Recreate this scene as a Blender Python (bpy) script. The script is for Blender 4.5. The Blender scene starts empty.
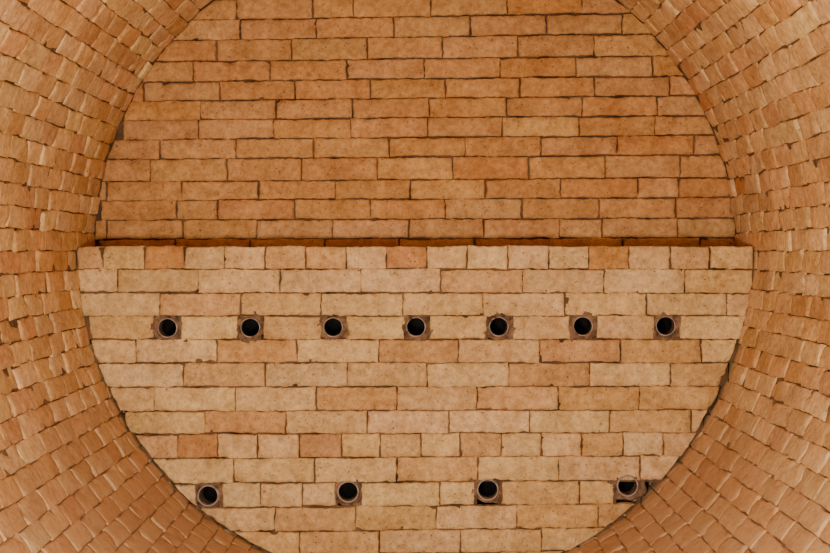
import bpy, math, random
from mathutils import noise, Vector
random.seed(7)
S=bpy.context.scene
R=0.97; F=1360.0
K=R/339.0; Y1=F*K; Y2=Y1/0.944; K2=Y2/F
def fx(p): return (p-416)*K
def fz(p): return (251-p)*K
def bx(p): return (p-416)*K2
def bz(p): return (251-p)*K2
def nz(x,y,z): return noise.noise(Vector((x,y,z)))

# ---------------- materials ----------------
DUST=(0.48,0.29,0.16,1)
def add_dust(N,L,tc,c,fac_noise,amt):
    sp=N.new('ShaderNodeSeparateXYZ'); L.new(tc.outputs['Object'],sp.inputs[0])
    mr=N.new('ShaderNodeMapRange'); mr.inputs[1].default_value=-0.25; mr.inputs[2].default_value=-0.72
    mr.inputs[3].default_value=0; mr.inputs[4].default_value=amt
    L.new(sp.outputs[2],mr.inputs[0])
    mu=N.new('ShaderNodeMath'); mu.operation='MULTIPLY'; mu.use_clamp=True
    r4=N.new('ShaderNodeValToRGB'); e=r4.color_ramp.elements; e[0].position=0.3; e[0].color=(0.6,)*3+(1,); e[1].position=0.6
    L.new(fac_noise,r4.inputs[0]); L.new(mr.outputs[0],mu.inputs[0]); L.new(r4.outputs[0],mu.inputs[1])
    x=N.new('ShaderNodeMix'); x.data_type='RGBA'; L.new(mu.outputs[0],x.inputs[0]); L.new(c,x.inputs[6]); x.inputs[7].default_value=DUST
    return x.outputs[2]
def brick_mat(name,dust=False):
    m=bpy.data.materials.new(name); m.use_nodes=True
    nt=m.node_tree; N=nt.nodes; L=nt.links
    b=N['Principled BSDF']; b.inputs['Roughness'].default_value=0.97
    b.inputs['Specular IOR Level'].default_value=0.03
    at=N.new('ShaderNodeAttribute'); at.attribute_name='bcol'
    tc=N.new('ShaderNodeTexCoord')
    def noi(sc,det,rough=0.6):
        n=N.new('ShaderNodeTexNoise'); n.inputs['Scale'].default_value=sc; n.inputs['Detail'].default_value=det
        n.inputs['Roughness'].default_value=rough; L.new(tc.outputs['Object'],n.inputs['Vector']); return n
    def ramp(src,p0,c0,p1,c1):
        r=N.new('ShaderNodeValToRGB'); e=r.color_ramp.elements
        e[0].position=p0; e[0].color=(*c0,1); e[1].position=p1; e[1].color=(*c1,1); L.new(src,r.inputs[0]); return r
    def mix(mode,f,a,bb):
        x=N.new('ShaderNodeMix'); x.data_type='RGBA'; x.blend_type=mode
        x.inputs[0].default_value=f
        L.new(a,x.inputs[6]); L.new(bb,x.inputs[7]); return x.outputs[2]
    n1=noi(14,7,0.7); r1=ramp(n1.outputs[0],0.32,(0.76,0.69,0.60),0.64,(1.10,1.11,1.11))
    n2=noi(60,5,0.75); r2=ramp(n2.outputs[0],0.32,(0.70,0.63,0.54),0.6,(1.06,1.06,1.06))
    n3=noi(150,2); r3=ramp(n3.outputs[0],0.27,(0.2,0.13,0.08),0.34,(1,1,1))
    c=mix('MULTIPLY',1.0,at.outputs['Color'],r1.outputs[0])
    c=mix('MULTIPLY',1.0,c,r2.outputs[0])
    c=mix('MULTIPLY',0.7,c,r3.outputs[0])
    if dust: c=add_dust(N,L,tc,c,n1.outputs[0],0.8)
    L.new(c,b.inputs['Base Color'])
    ad=N.new('ShaderNodeMath'); ad.operation='ADD'; L.new(r2.outputs[0],ad.inputs[0]); L.new(r3.outputs[0],ad.inputs[1])
    bu=N.new('ShaderNodeBump'); bu.inputs['Strength'].default_value=0.75; bu.inputs['Distance'].default_value=0.004
    L.new(ad.outputs[0],bu.inputs['Height']); L.new(bu.outputs[0],b.inputs['Normal'])
    return m
M_brick=brick_mat('firebrick'); M_lin=brick_mat('lining_firebrick',True)
def simple(name,col,rough=0.95,sc=60,metal=0,var=0.5,dust=False):
    m=bpy.data.materials.new(name); m.use_nodes=True
    N=m.node_tree.nodes; L=m.node_tree.links; b=N['Principled BSDF']
    b.inputs['Roughness'].default_value=rough; b.inputs['Metallic'].default_value=metal
    b.inputs['Specular IOR Level'].default_value=0.15
    tc=N.new('ShaderNodeTexCoord'); n=N.new('ShaderNodeTexNoise'); n.inputs['Scale'].default_value=sc; n.inputs['Detail'].default_value=5
    L.new(tc.outputs['Object'],n.inputs[0])
    r=N.new('ShaderNodeValToRGB'); e=r.color_ramp.elements
    e[0].position=0.3; e[1].position=0.7
    e[0].color=(*[c*(1-var) for c in col],1); e[1].color=(*[min(1,c*(1+var)) for c in col],1)
    L.new(n.outputs[0],r.inputs[0]); c=r.outputs[0]
    if dust: c=add_dust(N,L,tc,c,n.outputs[0],0.65)
    L.new(c,b.inputs['Base Color'])
    bu=N.new('ShaderNodeBump'); bu.inputs['Strength'].default_value=0.6; bu.inputs['Distance'].default_value=0.003
    L.new(n.outputs[0],bu.inputs['Height']); L.new(bu.outputs[0],b.inputs['Normal'])
    return m
M_joint=simple('dark_joint',(0.125,0.068,0.031),sc=14,var=0.8)
M_jl=simple('lining_joint',(0.14,0.078,0.036),dust=True)
M_mortar=simple('pipe_collar_mortar',(0.20,0.115,0.06),sc=40,var=0.7)
M_pipe=simple('pipe_steel',(0.36,0.28,0.22),rough=0.6,metal=0.2)
M_pin=simple('pipe_inner_brown',(0.16,0.10,0.06),rough=0.9)  # brownish pipe metal between the mouth and the near-black part
M_dark=simple('pipe_dark',(0.012,0.009,0.008))  # near-black colour paints in the darkness deep inside the pipes

# ---------------- mesh accumulator ----------------
class Acc:
    def __init__(s): s.v=[]; s.f=[]; s.c=[]; s.m=[]
    def add(s,vs,fs,col,mi=0):
        o=len(s.v); s.v+=vs; s.c+=[col]*len(vs)
        s.f+=[tuple(i+o for i in f) for f in fs]; s.m+=[mi]*len(fs)
    def obj(s,name,mats,smooth=True):
        me=bpy.data.meshes.new(name); me.from_pydata(s.v,[],s.f)
        a=me.color_attributes.new('bcol','FLOAT_COLOR','POINT')
        for i,c in enumerate(s.c): a.data[i].color=(*c,1)
        for m in mats: me.materials.append(m)
        me.polygons.foreach_set('material_index',s.m)
        me.polygons.foreach_set('use_smooth',[smooth]*len(s.f)); me.update()
        o=bpy.data.objects.new(name,me); S.collection.objects.link(o); return o
def stops(L,step):
    e=[0,0.002,0.006]
    if L<0.03: return [t*L for t in (0,0.12,0.35,0.65,0.88,1)]
    n=max(1,round((L-0.012)/step)); mid=[0.006+(L-0.012)*i/n for i in range(1,n)]
    return e+mid+[L-0.006,L-0.002,L]
def brick(acc,mp,u0,u1,v0,v1,col,step=0.02,skirt=0.03,jit=0.0022,bev=0.003,off=0.0,lim=None,rot=0.0,flip=False,tu=0,tv=0):
    U=stops(u1-u0,step); V=stops(v1-v0,step); nu=len(U); nv=len(V)
    seed=random.random()*100; uc=(u0+u1)/2; vc=(v0+v1)/2
    vs=[]; fs=[]
    Lu=u1-u0; Lv=v1-v0
    for j,b in enumerate(V):
        for i,a in enumerate(U):
            u=u0+a; v=v0+b
            if lim:
                c=lim(v); lo=max(u0,-c); hi=min(u1,c)
                if hi<lo: lo=hi=(c if u0>0 else -c)
                u=lo+(hi-lo)*a/Lu
            u+=jit*0.8*nz(u*28,v*28,seed)+jit*0.9*nz(u*90,v*90,seed); v+=jit*0.8*nz(u*16,v*16,seed+9)+jit*0.9*nz(u*80,v*80,seed+30)
            d=min(a,Lu-a); e=min(b,Lv-b)
            k=max(0,1-min(d,e)/0.006); k2=max(0,1-d/0.016)*max(0,1-e/0.016)
            h=off-bev*k*k-0.006*k2*max(0,nz(u*10,v*10,seed+4)+0.4)+0.0012*nz(u*14,v*14,seed+2)
            ch=nz(u*40,v*40,seed+50)
            if ch>0.2 and min(d,e)<0.009: h-=0.009*(ch-0.2)/0.4
            h+=tu*(u-uc)+tv*(v-vc)
            if rot:
                du=u-uc; dv=v-vc; u=uc+du-rot*dv; v=vc+dv+rot*du
            vs.append(mp(u,v,h))
    def Q(a,b,c,d): fs.append((a,d,c,b) if flip else (a,b,c,d))
    for j in range(nv-1):
        for i in range(nu-1):
            p=j*nu+i; Q(p,p+1,p+nu+1,p+nu)
    ring=[i for i in range(nu)]+[j*nu+nu-1 for j in range(1,nv)]+[(nv-1)*nu+i for i in range(nu-2,-1,-1)]+[j*nu for j in range(nv-2,0,-1)]
    base=len(vs)
    for r in ring:
        x,y,z=vs[r]; vs.append(mp.back(x,y,z,skirt))
    n=len(ring)
    for k in range(n):
        a=ring[k]; b=ring[(k+1)%n]; Q(a,base+k,base+(k+1)%n,b)
    acc.add(vs,fs,col)
class WallMap:
    def __init__(s,y): s.y=y
    def __call__(s,u,v,h): return (u,s.y-h,v)
    def back(s,x,y,z,k): return (x,s.y+k,z)
class CylMap:
    def __call__(s,u,v,h):
        a=u/R; r=R-h; return (r*math.cos(a),v,r*math.sin(a))
    def back(s,x,y,z,k):
        r=math.hypot(x,z); q=(R+k)/r; return (x*q,y,z*q)

def lerp(a,b,t): return tuple(x+(y-x)*t for x,y in zip(a,b))
CREAM=(0.79,0.56,0.275); TAN=(0.68,0.42,0.175); ORG=(0.58,0.285,0.095); PINK=(0.62,0.36,0.15)
def vary(c,k=0.1):
    s=1+random.uniform(-k,k); return (c[0]*s,c[1]*s*(1+random.uniform(-.03,.03)),c[2]*s*(1+random.uniform(-.08,.08)))
def chord(rad):
    return lambda v: math.sqrt(max(0,rad*rad-v*v))

# ---------------- partition wall (front, lower half) ----------------
G=0.0038
acc=Acc(); W=WallMap(Y1)
H1=[168,251,334,417,500,584,667]; H2=[(209,496),(349,492),(489,490),(629,486)]
L_=[246,269,293,316,339.5,363,387,411,434,458,483,507,531,555,579]
J=[
 [60,104,145,185,225,266,307,347,387,428,468,509,550,590,630,672,711,770],
 [60,118,199,281,362,442,524,605,686,770],
 [60,80,160,241,322,404,484,566,648,728,770],
 None,
 [60,136,217,298,380,460,541,622,703,770],
 [60,184,266,348,428,510,591,672,770],
 [60,154,236,317,398,478,560,641,722,770],
 [60,125,205,287,368,450,531,612,693,770],
 [60,135,178,218,258,300,342,381,422,462,503,543,583,625,665,770],
 [60,152,234,315,398,479,560,642,770],
 None,
 [60,194,275,356,437,518,600,681],
 [136,218,300,380,462,543,625,700],
 [178,260,340,421,502,584,660],
]
orange={(0,2):ORG,(0,8):ORG,(0,13):ORG,(0,0):TAN,(0,6):TAN,(1,5):TAN,(2,2):TAN,(4,2):PINK,(4,4):PINK,(4,6):PINK,(4,7):TAN,(5,5):PINK,(6,3):PINK,(6,6):PINK,(6,5):TAN,
(7,2):PINK,(7,0):TAN,(8,2):ORG,(8,5):PINK,(8,12):TAN,(8,9):TAN,(8,1):TAN,(9,4):TAN,(11,2):TAN,(11,5):TAN,(11,6):PINK,(12,2):TAN,(6,7):TAN,(12,0):PINK}
spans=[]
for r,j in enumerate(J):
    if r==3:
        sp=[(60,90),(90,154)]; xs=H1
        for a,b in zip(xs,xs[1:]): sp.append((a+13.5,b-12))
        sp.append((xs[-1]+14,770))
    elif r==10:
        sp=[(60,196),(222,261),(261,303),(303,336),(362,441),(441,476),(503,581),(581,616),(643,665),(665,760)]
    else: sp=list(zip(j,j[1:]))
    spans.append(sp)
tilt=lambda r: 0.000 if r<6 else 0.0006*(r-5)
for r,sp in enumerate(spans):
    z1=fz(L_[r]); z0=fz(L_[r+1])
    for i,(a,b) in enumerate(sp):
        xa,xb=fx(a),fx(b); xm=(xa+xb)/2; zt=tilt(r)*xm*3+random.uniform(-.001,.001)
        lim=chord(R-0.002-(random.uniform(0,0.014) if r>=3 else 0.0))
        zl=z0+G*random.uniform(.2,1.5)/2+zt; zh=z1-G*random.uniform(.2,1.5)/2+zt
        ga=G*random.uniform(.2,1.5)/2; gb=G*random.uniform(.2,1.5)/2
        cm=lim((zl+zh)/2)
        if min(xb,cm)-max(xa,-cm)<0.014: continue
        c=orange.get((r,i))
        c=vary(lerp(c,TAN,0.2) if c else lerp(CREAM,TAN,0.05+random.random()*0.75),0.06)
        brick(acc,W,xa+ga,xb-gb,zl,zh,c,step=0.010,skirt=(0.2 if r==0 else 0.03),lim=lim,off=random.uniform(-.003,.003),jit=0.0034,rot=random.uniform(-.006,.006),tu=random.uniform(-.015,.015),tv=random.uniform(-.05,.05))
holes=[(fx(x),fz(327-(x-417)*0.004)) for x in H1]+[(fx(x),fz(y)) for x,y in H2]
yb=Y1+0.010
def quad(x0,x1,z0,z1,y=yb):
    acc.add([(x0,y,z0),(x1,y,z0),(x1,y,z1),(x0,y,z1)],[(0,1,2,3)],(1,1,1),1)
for r in range(len(J)):
    z1=fz(L_[r]); z0=fz(L_[r+1]); c0=chord(R+0.01)(z0)
    if r==0: z1-=0.004
    hs=[]
    if r==3: hs=holes[:7]
    if r==10: hs=holes[7:]
    xs=[-c0]
    for h in hs: xs+= [h[0]-0.03,h[0]+0.03]
    xs.append(c0)
    for k in range(0,len(xs),2): quad(xs[k],xs[k+1],z0,z1)
    for h in hs:
        # mortar collar packed round the pipe
        hx,hz=h; n=64; rin=0.0275; rings=10; vs=[];fs=[]
        for q in range(rings+1):
            t=q/rings
            for k in range(n):
                a=2*math.pi*k/n; ca,sa=math.cos(a),math.sin(a)
                ro=0.050+0.018*nz(ca*1.6,sa*1.6,hx*7+3)+0.008*abs(ca)
                rr=rin+(ro-rin)*t
                x=hx+rr*ca; z=hz+rr*sa*0.9
                y=Y1+0.004+0.006*t**1.5+0.014*nz(x*45,z*45,hx*3)*(1-0.3*t)+0.007*nz(x*130,z*130,2)
                if q==rings: y=Y1+0.014
                vs.append((x,y,z))
        for q in range(rings):
            for k in range(n):
                k2=(k+1)%n; fs.append((q*n+k,(q+1)*n+k,(q+1)*n+k2,q*n+k2)[::-1])
        acc.add(vs,fs,(1,1,1),2)
zt=fz(L_[0])-0.006
acc.add([(-R,Y1+0.009,zt),(R,Y1+0.009,zt),(R,Y2-.003,zt),(-R,Y2-.003,zt)],[(0,1,2,3)],(1,1,1),1)
acc.obj('brick_partition_wall',[M_brick,M_joint,M_mortar])

# ---------------- pipes ----------------
def pipe(hx,hz,ro,th,proud):
    n=48; prof=[(ro,0.05),(ro,-proud),(ro-th*.3,-proud-0.001),(ro-th*.7,-proud-0.001),(ro-th,-proud),(ro-th,0.012),(ro-th,0.05),(ro-th,0.19),(0.0005,0.19)]
    a=Acc(); vs=[];fs=[];ms=[]
    for (r_,y) in prof:
        for k in range(n):
            t=2*math.pi*k/n; w=1+0.03*nz(math.cos(t)*1.5,math.sin(t)*1.5,hx*9)
            vs.append((r_*w*math.cos(t),y,r_*w*math.sin(t)))
    for q in range(len(prof)-1):
        for k in range(n):
            k2=(k+1)%n; fs.append((q*n+k,q*n+k2,(q+1)*n+k2,(q+1)*n+k)); ms.append(0 if q<4 else (2 if q<6 else 1))
    a.add(vs,fs,(1,1,1)); a.m=ms
    o=a.obj('vent_pipe',[M_pipe,M_dark,M_pin]); o.location=(hx,Y1,hz)
    o.rotation_euler=(math.radians(random.uniform(-3,3)),0,math.radians(random.uniform(-4,4))); return o
for i,(hx,hz) in enumerate(holes):
    if i<7: pipe(hx,hz,0.0285,0.003,-0.001)
    else: pipe(hx,hz,0.031,0.004,0.010)

# ---------------- back wall ----------------
acc=Acc(); W=WallMap(Y2)
lines=[238.5,219,199,179.5,157,137.5,118,98.5,79,59,37.5,17,-3,-23,-43,-64,-85]
phase=[213,252,218,263,235,200,276,219,270,293,247,275,240,280,215]
def tl(py): return 0.003+0.013*max(0,(240-py))/240
limb=chord(R+0.002)
def backrow(ya,yb_,ph):
    x=ph-76*5+random.uniform(-2,2)
    while x<800:
        w=75.8+random.uniform(-1.5,1.5)
        if random.random()<0.04: w*=0.55
        a,b=x,x+w; x+=w
        xm=(a+b)/2; sl=tl((ya+yb_)/2)
        dz=sl*bx(xm)
        xa,xb=bx(a)+G*random.uniform(.3,1.7)/2,bx(b)-G*random.uniform(.3,1.7)/2; zl=bz(yb_)+dz+G*random.uniform(.3,1.8)/2; zh=bz(ya)+dz-G*random.uniform(.3,1.8)/2
        cm=limb((zl+zh)/2)
        if min(xb,cm)-max(xa,-cm)<0.014: continue
        c=lerp(ORG,TAN,0.15+random.random()*0.5)
        if random.random()<0.06: c=lerp(ORG,TAN,0.0)
        brick(acc,W,xa,xb,zl,zh,vary(c,0.07),step=0.010,skirt=0.03,lim=limb,off=random.uniform(-.003,.003),jit=0.0034,bev=0.0035,rot=random.uniform(-.006,.006)+sl,tv=random.uniform(-.05,.05))
backrow(238.5,258,250)
for i in range(len(phase)):
    backrow(lines[i+1],lines[i],phase[i])
n=96; vs=[(0,Y2+0.012,0)]+[((R+.01)*math.cos(2*math.pi*k/n),Y2+0.012,(R+.01)*math.sin(2*math.pi*k/n)) for k in range(n)]
acc.add(vs,[(0,1+k,1+(k+1)%n) for k in range(n)],(1,1,1),1)
acc.obj('wall_back',[M_brick,M_joint])

# ---------------- cylindrical lining ----------------
acc=Acc(); C=CylMap()
nc=112; cw=2*math.pi*R/nc; bl=0.15
YS=0.4
for j in range(nc):
    u0=j*cw; u=(j+.5)*cw/R
    y1=Y2+0.005
    y0=y1-bl*(0.5 if j%2 else 1)+random.uniform(-.02,.02)
    sm=min(1,max(0.2,1+(math.sin(u)+0.2)*1.4)) if math.sin(u)<-0.2 else 1
    while y1>YS:
        ga=random.uniform(.001,.003)
        c=lerp(CREAM,ORG,min(1,max(0,random.gauss(0.38,0.24))))
        brick(acc,C,u0+ga/2,u0+cw-ga/2,y0+ga/2,y1-ga/2,vary(c,0.12),step=0.022,skirt=0.03,
              off=random.uniform(-.0045,.0045)*sm,jit=0.0035,bev=0.002,rot=0.02+random.uniform(-.05,.05),tu=random.uniform(-.06,.06)*sm,tv=random.uniform(-.04,.04)*sm,flip=True)
        y1=y0; y0=y1-bl*random.uniform(.9,1.1)
n=224
vs=[]
for y in (YS-0.1,Y2+0.03):
    for k in range(n):
        a=2*math.pi*k/n; vs.append(((R+.008)*math.cos(a),y,(R+.008)*math.sin(a)))
acc.add(vs,[(k,(k+1)%n,n+(k+1)%n,n+k) for k in range(n)],(1,1,1),1)
acc.obj('brick_kiln_lining',[M_lin,M_jl])

# ---------------- light / world / camera ----------------
w=bpy.data.worlds.new('world'); S.world=w; w.use_nodes=True
w.node_tree.nodes['Background'].inputs[0].default_value=(1,0.94,0.86,1); w.node_tree.nodes['Background'].inputs[1].default_value=0.58
def area(name,loc,tgt,size,power,col=(1,0.95,0.88)):
    l=bpy.data.lights.new(name,'AREA'); l.size=size; l.energy=power; l.color=col
    o=bpy.data.objects.new(name,l); S.collection.objects.link(o); o.location=loc
    o.rotation_euler=(Vector(tgt)-Vector(loc)).to_track_quat('-Z','Y').to_euler(); return o
area('work_lamp',(-0.15,1.0,-0.36),(0,Y1,-0.1),0.22,55)
cam=bpy.data.cameras.new('camera'); co=bpy.data.objects.new('camera',cam); S.collection.objects.link(co)
cam.sensor_width=36; cam.lens=F/830*36; cam.clip_start=0.05
co.location=(0,0,0); co.rotation_euler=(math.radians(90)-math.atan(25.5/F),0,0)
S.camera=co
